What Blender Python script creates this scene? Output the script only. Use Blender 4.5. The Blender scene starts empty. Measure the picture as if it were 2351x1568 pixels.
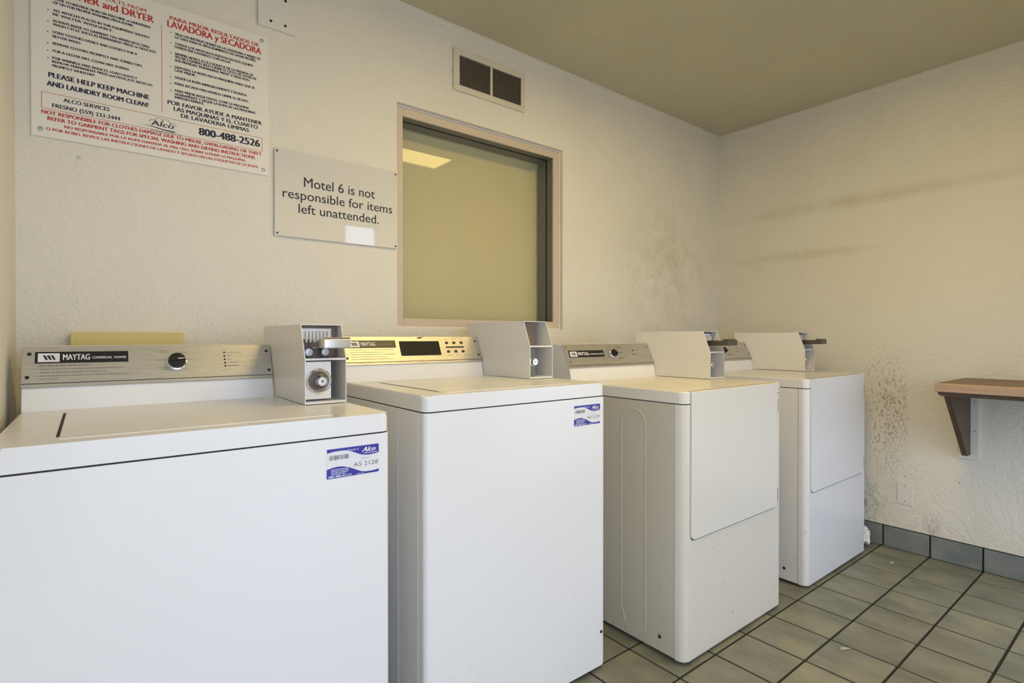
import bpy, bmesh, math, random
from mathutils import Vector, Matrix
PI = math.pi
S = bpy.context.scene
C = S.collection
random.seed(7)

# ------------------------------------------------------------------ camera
cam = bpy.data.cameras.new('camera'); camo = bpy.data.objects.new('camera', cam); C.objects.link(camo)
cam.sensor_fit = 'HORIZONTAL'; cam.sensor_width = 36.0
cam.lens = 36.0 * 1234.6 / 2351.0
cam.clip_start = 0.02
CAM_H = 1.1027
camo.location = (0, 0, CAM_H)
camo.rotation_euler = (PI/2 - 0.0071, 0, -0.6677)
S.camera = camo
S.view_settings.view_transform = 'Standard'
S.view_settings.look = 'None'
S.view_settings.gamma = 1
S.view_settings.use_curve_mapping = False
S.view_settings.exposure = 0.0

# ------------------------------------------------------------------ daylight
W = bpy.data.worlds.new('world'); S.world = W; W.use_nodes = True
bg = W.node_tree.nodes['Background']
bg.inputs[0].default_value = (0.70, 0.80, 1.0, 1)
bg.inputs[1].default_value = 3.65

YB, XR, ZC, XL, YF = 1.9648, 3.3138, 2.44, -0.152, -0.32
DOOR = (-0.13, 1.06, 0.0, 2.08)       # opening the photographer stands in
WIN2 = (1.625, 1.935, 0.90, 2.05)    # narrow window in the front wall
FILL_OPENING = (2.12, 3.22, 0.22, 1.26)      # unseen opening added in the front wall to light the right side

def portal(name, x0, x1, z0, z1):
    l = bpy.data.lights.new(name, 'AREA'); l.shape = 'RECTANGLE'; l.size = x1-x0; l.size_y = z1-z0
    o = bpy.data.objects.new(name, l); C.objects.link(o)
    o.location = ((x0+x1)/2, YF-0.06, (z0+z1)/2); o.rotation_euler = (PI/2, 0, 0)
    l.cycles.is_portal = True
portal('daylight_portal', *DOOR)
portal('daylight_portal', *WIN2)
portal('daylight_portal', *FILL_OPENING)
LAMP_STRENGTH = 19.5
LAMP_COLOR = (1.0, 0.71, 0.24, 1)

# ------------------------------------------------------------------ materials
def mat(name, col, rough=0.5, metal=0.0, spec=0.5, **kw):
    m = bpy.data.materials.new(name); m.use_nodes = True
    b = m.node_tree.nodes['Principled BSDF']
    b.inputs['Base Color'].default_value = (*col, 1)
    b.inputs['Roughness'].default_value = rough
    b.inputs['Metallic'].default_value = metal
    b.inputs['Specular IOR Level'].default_value = spec
    for k, v in kw.items(): b.inputs[k].default_value = v
    return m
def nodes(m): return m.node_tree.nodes, m.node_tree.links, m.node_tree.nodes['Principled BSDF']
def N(ns, t, **kw):
    n = ns.new(t)
    for k, v in kw.items():
        if k.startswith('i_'): n.inputs[k[2:].replace('_', ' ')].default_value = v
        else: setattr(n, k, v)
    return n
def objcoord(ns): return ns.new('ShaderNodeNewGeometry').outputs['Position']
def math_n(ns, ls, op, a, b=None, c=None, clamp=False):
    n = ns.new('ShaderNodeMath'); n.operation = op; n.use_clamp = clamp
    for i, v in enumerate((a, b, c)):
        if v is None: continue
        if hasattr(v, 'links') or hasattr(v, 'is_linked'): ls.new(v, n.inputs[i])
        else: n.inputs[i].default_value = v
    return n.outputs[0]
def mixc(ns, ls, fac, a, b):
    n = ns.new('ShaderNodeMix'); n.data_type = 'RGBA'
    ls.new(fac, n.inputs[0])
    for i, v in ((6, a), (7, b)):
        if isinstance(v, tuple): n.inputs[i].default_value = (*v, 1)
        else: ls.new(v, n.inputs[i])
    return n.outputs[2]
def blob(ns, ls, pos, c, r):
    # elongated soft region round point c with radii r -> 1 inside, 0 outside
    s = ns.new('ShaderNodeVectorMath'); s.operation = 'SUBTRACT'; ls.new(pos, s.inputs[0]); s.inputs[1].default_value = c
    d = ns.new('ShaderNodeVectorMath'); d.operation = 'DIVIDE'; ls.new(s.outputs[0], d.inputs[0]); d.inputs[1].default_value = r
    l = ns.new('ShaderNodeVectorMath'); l.operation = 'LENGTH'; ls.new(d.outputs[0], l.inputs[0])
    return math_n(ns, ls, 'SUBTRACT', 1.0, l.outputs['Value'], clamp=True)
def noise(ns, ls, pos, scale, detail=3.0, rough=0.5, stretch=None):
    n = N(ns, 'ShaderNodeTexNoise'); n.inputs['Scale'].default_value = scale
    n.inputs['Detail'].default_value = detail; n.inputs['Roughness'].default_value = rough
    if stretch:
        mp = ns.new('ShaderNodeVectorMath'); mp.operation = 'MULTIPLY'; ls.new(pos, mp.inputs[0]); mp.inputs[1].default_value = stretch
        pos = mp.outputs[0]
    ls.new(pos, n.inputs['Vector']); return n.outputs['Fac']
def ramp(ns, ls, v, a, b):
    n = ns.new('ShaderNodeMapRange'); n.inputs[1].default_value = a; n.inputs[2].default_value = b
    ls.new(v, n.inputs[0]); return n.outputs[0]
def bump(ns, ls, b, h, strength, dist):
    n = ns.new('ShaderNodeBump'); n.inputs['Strength'].default_value = strength; n.inputs['Distance'].default_value = dist
    ls.new(h, n.inputs['Height']); ls.new(n.outputs[0], b.inputs['Normal'])

def wall_mat(name, col, stains=()):
    m = mat(name, col, 0.55, spec=0.3); ns, ls, b = nodes(m); p = objcoord(ns)
    base = mixc(ns, ls, ramp(ns, ls, noise(ns, ls, p, 1.6, 4), 0.35, 0.7), col, tuple(c*0.93 for c in col))
    for (c, r, sc, lo, hi, dark, st) in stains:
        k = blob(ns, ls, p, c, r)
        n = ramp(ns, ls, noise(ns, ls, p, sc, 4, 0.65, st), lo, hi)
        f = math_n(ns, ls, 'MULTIPLY', k, n, clamp=True)
        f = math_n(ns, ls, 'MULTIPLY', f, 1.3, clamp=True)
        base = mixc(ns, ls, f, base, dark)
    ls.new(base, b.inputs['Base Color'])
    h1 = noise(ns, ls, p, 75, 3, 0.55); h2 = noise(ns, ls, p, 24, 2, 0.5)
    h = math_n(ns, ls, 'ADD', h1, h2)
    bump(ns, ls, b, h, 0.8, 0.0055)
    return m
WC = (0.83, 0.81, 0.725)
DK = (0.16, 0.14, 0.10)
M = {}
M['wall_back'] = wall_mat('wall_back_plaster', WC, [
    ((2.62, YB, 1.58), (.30, .3, .42), 90, .62, .66, (.22,.19,.13), None),
    ((2.75, YB, 1.50), (.55, .3, .55), 9, .40, .80, (.58, .54, .42), None),
    ((0.50, YB, 0.80), (.10, .3, .12), 30, .4, .6, (.45, .40, .3), None)])
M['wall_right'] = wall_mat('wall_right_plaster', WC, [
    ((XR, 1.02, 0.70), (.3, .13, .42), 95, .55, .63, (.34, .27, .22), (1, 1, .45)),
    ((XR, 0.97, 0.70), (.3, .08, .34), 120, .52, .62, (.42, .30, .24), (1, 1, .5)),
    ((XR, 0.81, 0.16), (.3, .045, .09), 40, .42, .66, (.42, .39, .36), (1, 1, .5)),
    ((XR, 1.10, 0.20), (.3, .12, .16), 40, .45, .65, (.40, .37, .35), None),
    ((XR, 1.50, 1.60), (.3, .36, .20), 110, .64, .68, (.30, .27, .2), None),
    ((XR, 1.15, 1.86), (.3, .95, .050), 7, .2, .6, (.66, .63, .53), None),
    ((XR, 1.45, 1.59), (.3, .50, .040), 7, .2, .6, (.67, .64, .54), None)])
M['wall'] = wall_mat('painted_plaster', WC)
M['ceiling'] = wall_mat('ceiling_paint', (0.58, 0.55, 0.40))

def enamel(name, col, dirt=0.0):
    m = mat(name, col, 0.22, spec=0.5); ns, ls, b = nodes(m); p = objcoord(ns)
    base = col
    n = ramp(ns, ls, noise(ns, ls, p, 2.2, 3, 0.5), .35, .7)
    o = mixc(ns, ls, math_n(ns, ls, 'MULTIPLY', n, 0.03+dirt*.25), col, (.60, .56, .48))
    if dirt:
        # scuffs: small sparse marks, denser towards the foot of the machine
        z = ns.new('ShaderNodeSeparateXYZ'); ls.new(p, z.inputs[0])
        low = ramp(ns, ls, z.outputs[2], 0.75, 0.0)
        s = ramp(ns, ls, noise(ns, ls, p, 26, 5, 0.72), .62, .72)
        f = math_n(ns, ls, 'MULTIPLY', math_n(ns, ls, 'MULTIPLY', low, s, clamp=True), dirt*1.6, clamp=True)
        o = mixc(ns, ls, f, o, (.25, .23, .19))
    ls.new(o, b.inputs['Base Color'])
    r = ramp(ns, ls, noise(ns, ls, p, 9, 3), 0.2, 0.8)
    rr = math_n(ns, ls, 'MULTIPLY_ADD', r, 0.06, 0.20); ls.new(rr, b.inputs['Roughness'])
    bump(ns, ls, b, noise(ns, ls, p, 180, 1), 0.05, 0.0006)
    return m
M['enamel'] = enamel('white_enamel', (.84, .85, .865), 0.08)
M['enamel_cream'] = enamel('cream_enamel', (.80, .785, .73), 0.1)
M['cabinet_beige_shaded'] = enamel('beige_enamel_shaded', (.60, .57, .475), 0.5)  # beige darkened: the cabinet side's shade is put into its colour
M['enamel_side'] = enamel('white_enamel_side', (.80, .81, .82), 0.25)
M['enamel_dryer'] = enamel('dryer_enamel', (.77, .745, .67), 0.38)
M['enamel_far'] = enamel('white_dryer_enamel', (.80, .81, .84), 0.38)
M['coinbox'] = enamel('coin_box_enamel', (.80, .79, .78), 0.0)
M['seam'] = mat('seam_shadow_black', (.03, .03, .03), .8)  # black that paints the shadow inside seams and gaps
M['black'] = mat('black_plastic', (.012, .012, .013), .35)
M['display'] = mat('display_black', (.008, .008, .009), .5, spec=.25)
M['chrome'] = mat('chrome', (.78, .79, .82), .16, 1.0)
M['darkmetal'] = mat('dark_metal', (.16, .145, .13), .42, .9)
M['steelgrey'] = mat('grey_zinc', (.50, .52, .53), .42, .8)
M['brownmetal'] = mat('brown_metal_backplate', (.20, .15, .12), .5, .3)
M['vault_grey'] = mat('vault_grey_paint', (.16, .165, .155), .45)
M['rubber'] = mat('rubber', (.03, .03, .03), .8)
M['navy'] = mat('navy_ink', (.012, .016, .045), .55)
M['red'] = mat('red_ink', (.52, .035, .03), .55)
M['blackink'] = mat('black_ink', (.015, .015, .02), .5)
M['greyink'] = mat('grey_ink', (.18, .175, .15), .5)
M['whiteink'] = mat('white_ink', (.85, .85, .88), .5)
M['blue'] = mat('blue_ink', (.03, .035, .34), .4)
M['decal'] = mat('decal_white', (.80, .80, .84), .4)
M['signboard'] = mat('signboard', (.86, .84, .78), .35)
M['acrylic'] = mat('acrylic_sign', (.76, .75, .70), .03, IOR=1.9)
M['whiteplate'] = mat('white_cover_plate', (.80, .78, .74), .4)
M['ventwhite'] = mat('vent_paint', (.70, .66, .55), .45)
M['ventdark'] = mat('vent_dark', (.10, .085, .065), .6)
M['slat'] = mat('vent_slat', (.30, .26, .20), .5)
M['yellow'] = mat('yellow_paint', (.72, .60, .22), .5)
M['frameface'] = mat('window_frame_paint', (.62, .53, .43), .45)
M['framedark'] = mat('window_stop_grey', (.17, .17, .155), .4)
M['gasket'] = mat('black_gasket', (.01, .01, .01), .6)
M['board'] = mat('window_backing', (.76, .71, .50), .7)
M['paper'] = mat('white_paper', (.85, .84, .82), .7)
M['concrete'] = mat('outdoor_asphalt', (.45, .45, .44), .9)

def glass():
    m = bpy.data.materials.new('window_glass'); m.use_nodes = True; ns, ls = m.node_tree.nodes, m.node_tree.links
    ns.remove(ns['Principled BSDF']); out = ns['Material Output']
    t = ns.new('ShaderNodeBsdfTransparent'); t.inputs[0].default_value = (.94, .94, .90, 1)
    g = ns.new('ShaderNodeBsdfGlossy'); g.inputs['Roughness'].default_value = 0.015
    fr = ns.new('ShaderNodeFresnel'); fr.inputs[0].default_value = 1.42; gn = ns.new('ShaderNodeNewGeometry'); mu = ns.new('ShaderNodeMath'); mu.operation = 'MULTIPLY_ADD'; ls.new(gn.outputs['Backfacing'], mu.inputs[0]); mu.inputs[1].default_value = -1.0; mu.inputs[2].default_value = 1.0; m2 = ns.new('ShaderNodeMath'); m2.operation = 'MULTIPLY'; ls.new(mu.outputs[0], m2.inputs[0]); ls.new(fr.outputs[0], m2.inputs[1])
    mx = ns.new('ShaderNodeMixShader'); ls.new(m2.outputs[0], mx.inputs[0]); ls.new(t.outputs[0], mx.inputs[1]); ls.new(g.outputs[0], mx.inputs[2])
    ls.new(mx.outputs[0], out.inputs[0]); return m
M['glass'] = glass()

def brushed():
    m = mat('brushed_aluminium', (.56, .54, .49), .34, .85); ns, ls, b = nodes(m); p = objcoord(ns)
    n = noise(ns, ls, p, 3.0, 4, .6, (6, 60, 90))
    o = mixc(ns, ls, ramp(ns, ls, n, .3, .75), (.62, .61, .57), (.50, .49, .45)); ls.new(o, b.inputs['Base Color'])
    r = math_n(ns, ls, 'MULTIPLY_ADD', n, .20, .32); ls.new(r, b.inputs['Roughness'])
    return m
M['brushed'] = brushed()

def wood(name, c1, c2, axis):
    m = mat(name, c1, .5); ns, ls, b = nodes(m); p = objcoord(ns)
    st = {'y': (22, 1.6, 40), 'x': (3, 30, 30)}[axis]
    n = noise(ns, ls, p, 1.6, 6, .62, st)
    n2 = noise(ns, ls, p, 8, 4, .6, st)
    f = math_n(ns, ls, 'ADD', math_n(ns, ls, 'MULTIPLY', n, .7), math_n(ns, ls, 'MULTIPLY', n2, .3))
    o = mixc(ns, ls, ramp(ns, ls, f, .35, .68), c1, c2); ls.new(o, b.inputs['Base Color'])
    return m
M['wood_top'] = wood('worn_wood_top', (.24, .165, .085), (.15, .10, .05), 'y')
M['wood_edge'] = wood('wood_edge', (.52, .38, .28), (.42, .28, .19), 'y')
M['wood_dark'] = wood('dark_stained_wood', (.125, .078, .042), (.075, .047, .025), 'x')

def tile_mat(name, c1, c2, c3):
    m = mat(name, c1, .3); ns, ls, b = nodes(m); p = objcoord(ns)
    g = ns.new('ShaderNodeNewGeometry').outputs['Random Per Island']
    off = ns.new('ShaderNodeVectorMath'); off.operation = 'ADD'; ls.new(p, off.inputs[0])
    sc = ns.new('ShaderNodeCombineXYZ'); ls.new(math_n(ns, ls, 'MULTIPLY', g, 37.0), sc.inputs[0]); ls.new(math_n(ns, ls, 'MULTIPLY', g, 11.0), sc.inputs[1])
    ls.new(sc.outputs[0], off.inputs[1]); q = off.outputs[0]
    n = noise(ns, ls, q, 9, 5, .6, (1, .45, 1))
    o = mixc(ns, ls, ramp(ns, ls, n, .35, .68), c1, c2)
    o = mixc(ns, ls, ramp(ns, ls, noise(ns, ls, q, 4, 3), .5, .75), o, c3)
    o = mixc(ns, ls, math_n(ns, ls, 'MULTIPLY', g, .22), o, tuple(c*.6 for c in c1))
    ls.new(o, b.inputs['Base Color'])
    r = math_n(ns, ls, 'MULTIPLY_ADD', n, .25, .25); ls.new(r, b.inputs['Roughness'])
    bump(ns, ls, b, noise(ns, ls, q, 30, 4), .25, .002)
    return m
M['tile'] = tile_mat('slate_green_tile', (.25, .25, .185), (.145, .15, .115), (.33, .31, .20))
M['base_tile'] = tile_mat('blue_grey_tile', (.24, .265, .27), (.155, .18, .185), (.32, .335, .33))
M['grout'] = mat('dark_grout', (.022, .018, .011), .9)

# ------------------------------------------------------------------ mesh helpers
def link(name, bm, mats, parent=None, loc=(0, 0, 0), smooth=True):
    me = bpy.data.meshes.new(name); bmesh.ops.recalc_face_normals(bm, faces=bm.faces[:]); bm.to_mesh(me); bm.free()
    if not isinstance(mats, (list, tuple)): mats = [mats]
    for m in mats: me.materials.append(M[m] if isinstance(m, str) else m)
    if smooth:
        for p in me.polygons: p.use_smooth = True
        try: me.set_sharp_from_angle(angle=math.radians(35))
        except Exception: pass
    o = bpy.data.objects.new(name, me); C.objects.link(o); o.location = loc
    if smooth:
        wn = o.modifiers.new('weighted_normals', 'WEIGHTED_NORMAL'); wn.keep_sharp = True; wn.weight = 80
    if parent: o.parent = parent
    return o
def tag(o, label, cat, group=None):
    o['label'] = label; o['category'] = cat
    if group: o['group'] = group
    return o
def thing(name, label, cat, loc=(0, 0, 0), group=None):
    o = bpy.data.objects.new(name, None); C.objects.link(o); o.location = loc; o.empty_display_size = .1
    return tag(o, label, cat, group)
def struct(name, bm, m, **kw):
    o = link(name, bm, m, **kw); o['kind'] = 'structure'; return o
def box(bm, a, b, bev=0.0, seg=2, mi=0):
    n0 = len(bm.faces)
    r = bmesh.ops.create_cube(bm, size=1.0)
    vs = r['verts']
    for v in vs:
        v.co = Vector([(a[i]+b[i])/2 + v.co[i]*(b[i]-a[i]) for i in range(3)])
    fs = list({f for v in vs for f in v.link_faces})
    if bev:
        es = list({e for v in vs for e in v.link_edges})
        rr = bmesh.ops.bevel(bm, geom=es, offset=bev, segments=seg, affect='EDGES', profile=.5, clamp_overlap=True)
        fs = list(set(rr['faces']) | {f for f in fs if f.is_valid})
        fs = [f for f in fs if f.is_valid]
        vs2 = {v for f in fs for v in f.verts}
        fs = list({f for v in vs2 for f in v.link_faces})
    for f in fs: f.material_index = mi
    return fs
def prism(bm, pts, lo, hi, axis='z', bev=0.0, seg=2, mi=0, which='all', matrix=None):
    """extrude polygon pts between lo and hi along axis. pts given in remaining two axes (x,y)/(x,z)/(y,z)"""
    def mk(p, h):
        if axis == 'z': return Vector((p[0], p[1], h))
        if axis == 'y': return Vector((p[0], h, p[1]))
        return Vector((h, p[0], p[1]))
    A = [bm.verts.new(mk(p, lo)) for p in pts]; B = [bm.verts.new(mk(p, hi)) for p in pts]
    n = len(pts); fs = [bm.faces.new(A), bm.faces.new(B)]
    for i in range(n): fs.append(bm.faces.new((A[i], A[(i+1) % n], B[(i+1) % n], B[i])))
    if bev:
        if which == 'top': es = fs[1].edges[:]
        elif which == 'bottom': es = fs[0].edges[:]
        elif which == 'caps': es = fs[0].edges[:] + fs[1].edges[:]
        else: es = list({e for f in fs for e in f.edges})
        bmesh.ops.bevel(bm, geom=es, offset=bev, segments=seg, affect='EDGES', profile=.5, clamp_overlap=True)
        allv = set(A+B)
        fs = [f for f in fs if f.is_valid]
    if mi:
        for f in bm.faces:
            pass
        for f in fs:
            if f.is_valid: f.material_index = mi
    if matrix:
        vs = {v for f in fs if f.is_valid for v in f.verts}
        bmesh.ops.transform(bm, matrix=matrix, verts=list(vs))
    return fs
def cyl(bm, p0, p1, r0, r1=None, seg=24, caps=True, mi=0):
    r1 = r0 if r1 is None else r1
    p0, p1 = Vector(p0), Vector(p1); d = (p1-p0).normalized()
    u = d.orthogonal().normalized(); v = d.cross(u)
    A = []; B = []
    for i in range(seg):
        a = 2*PI*i/seg; w = u*math.cos(a)+v*math.sin(a)
        A.append(bm.verts.new(p0+w*r0)); B.append(bm.verts.new(p1+w*r1))
    fs = [bm.faces.new((A[i], A[(i+1) % seg], B[(i+1) % seg], B[i])) for i in range(seg)]
    if caps: fs += [bm.faces.new(A), bm.faces.new(B)]
    for f in fs: f.material_index = mi
    return fs
def lathe(bm, center, axis, prof, seg=28, mi=0):
    """prof: list of (r, h) along axis"""
    c = Vector(center); d = Vector(axis).normalized(); u = d.orthogonal().normalized(); v = d.cross(u)
    rings = []
    for r, h in prof:
        rings.append([bm.verts.new(c+d*h+(u*math.cos(2*PI*i/seg)+v*math.sin(2*PI*i/seg))*max(r, 1e-5)) for i in range(seg)])
    for a, b in zip(rings, rings[1:]):
        for i in range(seg):
            f = bm.faces.new((a[i], a[(i+1) % seg], b[(i+1) % seg], b[i])); f.material_index = mi
def tube(bm, pts, r, seg=8, mi=0):
    rings = []
    P = [Vector(p) for p in pts]
    for i, p in enumerate(P):
        d = (P[min(i+1, len(P)-1)]-P[max(i-1, 0)]).normalized()
        u = d.orthogonal().normalized()
        if rings:
            u = (lastu - d*lastu.dot(d)).normalized()
        lastu = u; v = d.cross(u)
        rings.append([bm.verts.new(p+(u*math.cos(2*PI*k/seg)+v*math.sin(2*PI*k/seg))*r) for k in range(seg)])
    for a, b in zip(rings, rings[1:]):
        for k in range(seg):
            f = bm.faces.new((a[k], a[(k+1) % seg], b[(k+1) % seg], b[k])); f.material_index = mi
    bm.faces.new(rings[0]); bm.faces.new(rings[-1])
def arc(cx, cy, r, a0, a1, n=6):
    return [(cx+r*math.cos(math.radians(a0+(a1-a0)*i/n)), cy+r*math.sin(math.radians(a0+(a1-a0)*i/n))) for i in range(n+1)]

# text -> flat mesh -------------------------------------------------
_cache = {}
def text_geo(s, bold=0.0):
    k = (s, bold)
    if k in _cache: return _cache[k]
    cu = bpy.data.curves.new('t', 'FONT'); cu.body = s; cu.size = 1; cu.offset = bold; cu.resolution_u = 3
    ob = bpy.data.objects.new('t', cu); C.objects.link(ob)
    dg = bpy.context.evaluated_depsgraph_get(); dg.update()
    me = bpy.data.meshes.new_from_object(ob.evaluated_get(dg))
    vs = [v.co.copy() for v in me.vertices]; fs = [tuple(p.vertices) for p in me.polygons]
    bpy.data.objects.remove(ob); bpy.data.curves.remove(cu); bpy.data.meshes.remove(me)
    _cache[k] = (vs, fs); return vs, fs
CAPH = None
def caph():
    global CAPH
    if CAPH is None: CAPH = max(v.y for v in text_geo('H')[0])
    return CAPH
def put_text(bm, s, frame, u0, u1, vb, cap, bold=0.0, serif=False, h=0.0, slant=0.0, mi=0):
    """write s from u0 to u1 on baseline vb, capital height cap; frame maps (u,v,h)->world"""
    if not s: return
    if bold:
        d = bold*cap/caph()*.9
        for k in (-1, 1): put_text(bm, s, frame, u0+d+k*d, u1-d+k*d, vb, cap, 0, h=h+k*.00004, slant=slant, mi=mi)
    vs, fs = text_geo(s)
    if not vs: return
    x0 = min(v.x for v in vs); x1 = max(v.x for v in vs); sx = (u1-u0)/(x1-x0); sy = cap/caph()
    vv = [bm.verts.new(frame(u0+(v.x-x0)*sx+slant*v.y*sy, vb+v.y*sy, h)) for v in vs]
    for f in fs:
        try: bm.faces.new([vv[i] for i in f]).material_index = mi
        except ValueError: pass
def quad(bm, frame, u0, u1, v0, v1, h=0.0, mi=0):
    vs = [bm.verts.new(frame(*p, h)) for p in ((u0, v0), (u1, v0), (u1, v1), (u0, v1))]
    bm.faces.new(vs).material_index = mi
def poly(bm, frame, pts, h=0.0, mi=0):
    bm.faces.new([bm.verts.new(frame(u, v, h)) for u, v in pts]).material_index = mi
def disc(bm, frame, u, v, r, h=0.0, n=16, mi=0):
    poly(bm, frame, [(u+r*math.cos(2*PI*i/n), v+r*math.sin(2*PI*i/n)) for i in range(n)], h, mi)
def rect_line(bm, frame, u0, u1, v0, v1, w, h=0.0):
    quad(bm, frame, u0, u1, v0, v0+w, h); quad(bm, frame, u0, u1, v1-w, v1, h)
    quad(bm, frame, u0, u0+w, v0+w, v1-w, h); quad(bm, frame, u1-w, u1, v0+w, v1-w, h)

# ------------------------------------------------------------------ the room
def B(): return bmesh.new()
T = 0.12
# back wall with the window opening
WX0, WX1, WZ0, WZ1 = 0.967, 1.873, 1.143, 2.041
b = B()
for a, c in (((XL-T, YB, 0), (WX0, YB+.24, ZC)), ((WX1, YB, 0), (XR+T, YB+.24, ZC)),
             ((WX0, YB, 0), (WX1, YB+.24, WZ0)), ((WX0, YB, WZ1), (WX1, YB+.24, ZC))):
    box(b, a, c)
struct('wall_back', b, 'wall_back', smooth=False)
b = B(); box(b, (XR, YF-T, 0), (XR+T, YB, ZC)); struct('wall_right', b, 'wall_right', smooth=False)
b = B(); box(b, (XL-T, YF-T, 0), (XL, YB, ZC)); struct('wall_left', b, 'wall', smooth=False)
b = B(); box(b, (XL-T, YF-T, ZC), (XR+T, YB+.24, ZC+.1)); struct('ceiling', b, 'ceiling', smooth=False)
b = B()   # front wall: doorway, a small window and an added light opening
box(b, (XL, YF-T, 0), (DOOR[0], YF, ZC)); box(b, (DOOR[0], YF-T, DOOR[3]), (DOOR[1], YF, ZC))
box(b, (DOOR[1], YF-T, 0), (WIN2[0], YF, ZC)); box(b, (WIN2[1], YF-T, 0), (FILL_OPENING[0], YF, ZC))
box(b, (FILL_OPENING[1], YF-T, 0), (XR, YF, ZC)); box(b, (FILL_OPENING[0], YF-T, FILL_OPENING[3]), (FILL_OPENING[1], YF, ZC)); box(b, (FILL_OPENING[0], YF-T, 0), (FILL_OPENING[1], YF, FILL_OPENING[2]))
box(b, (WIN2[0], YF-T, 0), (WIN2[1], YF, WIN2[2])); box(b, (WIN2[0], YF-T, WIN2[3]), (WIN2[1], YF, ZC))
struct('wall_front', b, 'wall', smooth=False)
b = B(); box(b, (-6, -9, -.12), (9, YF-T, -.02)); struct('ground', b, 'concrete', smooth=False)

# corner beads: faint painted caulk line in the ceiling and wall corners
b = B(); box(b, (XL, YB-.006, ZC-.008), (XR, YB, ZC)); box(b, (XR-.005, YF, ZC-.006), (XR, YB, ZC)); struct('trim_1', b, 'wall', smooth=False)

# floor: individual tiles in a bed of dark grout
TP, GX, GY, GW = 0.2084, 1.5023, 1.0262, 0.0078
b = B()
box(b, (XL-T, YF-T, -.1), (XR+T, YB+T, -.0035), mi=1)
i0 = math.floor((XL-GX)/TP)-0; i1 = math.ceil((XR-GX)/TP)
j0 = math.floor((YF-GY)/TP); j1 = math.ceil((YB-GY)/TP)
for i in range(i0, i1):
    for j in range(j0, j1):
        x0, x1 = GX+i*TP+GW/2, GX+(i+1)*TP-GW/2; y0, y1 = GY+j*TP+GW/2, GY+(j+1)*TP-GW/2
        x0, x1 = max(x0, XL), min(x1, XR-.001); y0, y1 = max(y0, YF-T), min(y1, YB)
        if x1-x0 < .02 or y1-y0 < .02: continue
        box(b, (x0, y0, -.012), (x1, y1, 0), bev=.0025, seg=2, mi=0)
struct('floor', b, ['tile', 'grout'])

# baseboards of glazed tile
b = B()
box(b, (XR-.002, YF, 0), (XR, YB, .113), mi=1)
for j in range(j0-1, j1+1):
    y0, y1 = GY-.0105+j*TP*.975+.0035, GY-.0105+(j+1)*TP*.975-.0035
    y0, y1 = max(y0, YF), min(y1, YB-.001)
    if y1-y0 < .02: continue
    box(b, (XR-.0085, y0, .002), (XR-.0004, y1, .109), bev=.0025, mi=0)
struct('baseboard_right', b, ['base_tile', 'grout'])
b = B(); box(b, (XL, YB-.002, 0), (XR-.009, YB, .113), mi=1)
for i in range(i0, i1):
    x0, x1 = max(GX+i*TP+.0035, XL), min(GX+(i+1)*TP-.0035, XR-.009)
    if x1-x0 > .02: box(b, (x0, YB-.0085, .002), (x1, YB-.0004, .109), bev=.0025, mi=0)
struct('baseboard_back', b, ['base_tile', 'grout'])
b = B(); box(b, (XL, YF, 0), (XL+.002, YB-.009, .113), mi=1)
for j in range(j0, j1):
    y0, y1 = max(GY+j*TP+.0035, YF), min(GY+(j+1)*TP-.0035, YB-.009)
    if y1-y0 > .02: box(b, (XL+.0004, y0, .002), (XL+.0085, y1, .109), bev=.0025, mi=0)
struct('baseboard_left', b, ['base_tile', 'grout'])

# ------------------------------------------------------------------ window in the back wall
def ring(bm, x0, x1, z0, z1, w, y0, y1, bev=0.0, mi=0):
    box(bm, (x0, y0, z0), (x0+w, y1, z1), bev, mi=mi); box(bm, (x1-w, y0, z0), (x1, y1, z1), bev, mi=mi)
    box(bm, (x0+w, y0, z0), (x1-w, y1, z0+w), bev, mi=mi); box(bm, (x0+w, y0, z1-w), (x1-w, y1, z1), bev, mi=mi)
win = bpy.data.objects.new('window_1', None); C.objects.link(win); win['kind'] = 'structure'; win.location = ((WX0+WX1)/2, YB+.06, WZ0)
def wlink(name, b, m):
    bmesh.ops.translate(b, verts=b.verts[:], vec=-Vector(win.location)); return link(name, b, m, win)
b = B(); ring(b, WX0, WX1, WZ0, WZ1, .006, YB+.020, YB+.030, .001); wlink('caulk_bead', b, 'whiteplate')
FW = .0385
b = B(); ring(b, WX0+.0005, WX1-.0005, WZ0+.0005, WZ1-.0005, FW, YB+.026, YB+.036, .0015); wlink('window_frame', b, 'frameface')
b = B(); ring(b, WX0+.004, WX1-.004, WZ0+.004, WZ1-.004, FW-.0040, YB+.0362, YB+.075); wlink('glazing_stop', b, 'framedark')
b = B(); ring(b, WX0+.004, WX1-.004, WZ0+.004, WZ1-.004, FW-.0020, YB+.0752, YB+.083); wlink('gasket', b, 'gasket')
b = B(); ring(b, WX0+.004, WX1-.004, WZ0+.004, WZ1-.004, FW-.0020, YB+.0832, YB+.140); wlink('glazing_stop', b, 'framedark')
b = B(); box(b, (WX0+.012, YB+.1402, WZ0+.012), (WX1-.012, YB+.1442, WZ1-.012)); wlink('glass_pane', b, 'glass')
b = B(); box(b, (WX0+.01, YB+.160, WZ0+.01), (WX1-.01, YB+.172, WZ1-.01)); wlink('backing_panel', b, 'board')
# small window in the front wall (seen only as a reflection in the acrylic sign)
win2 = bpy.data.objects.new('window_2', None); C.objects.link(win2); win2['kind'] = 'structure'; win2.location = (WIN2[0], YF, WIN2[2])
b = B(); ring(b, WIN2[0], WIN2[1], WIN2[2], WIN2[3], .025, YF-.09, YF-.05, .002); bmesh.ops.translate(b, verts=b.verts[:], vec=-Vector(win2.location)); link('window_frame', b, 'frameface', win2)
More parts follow.
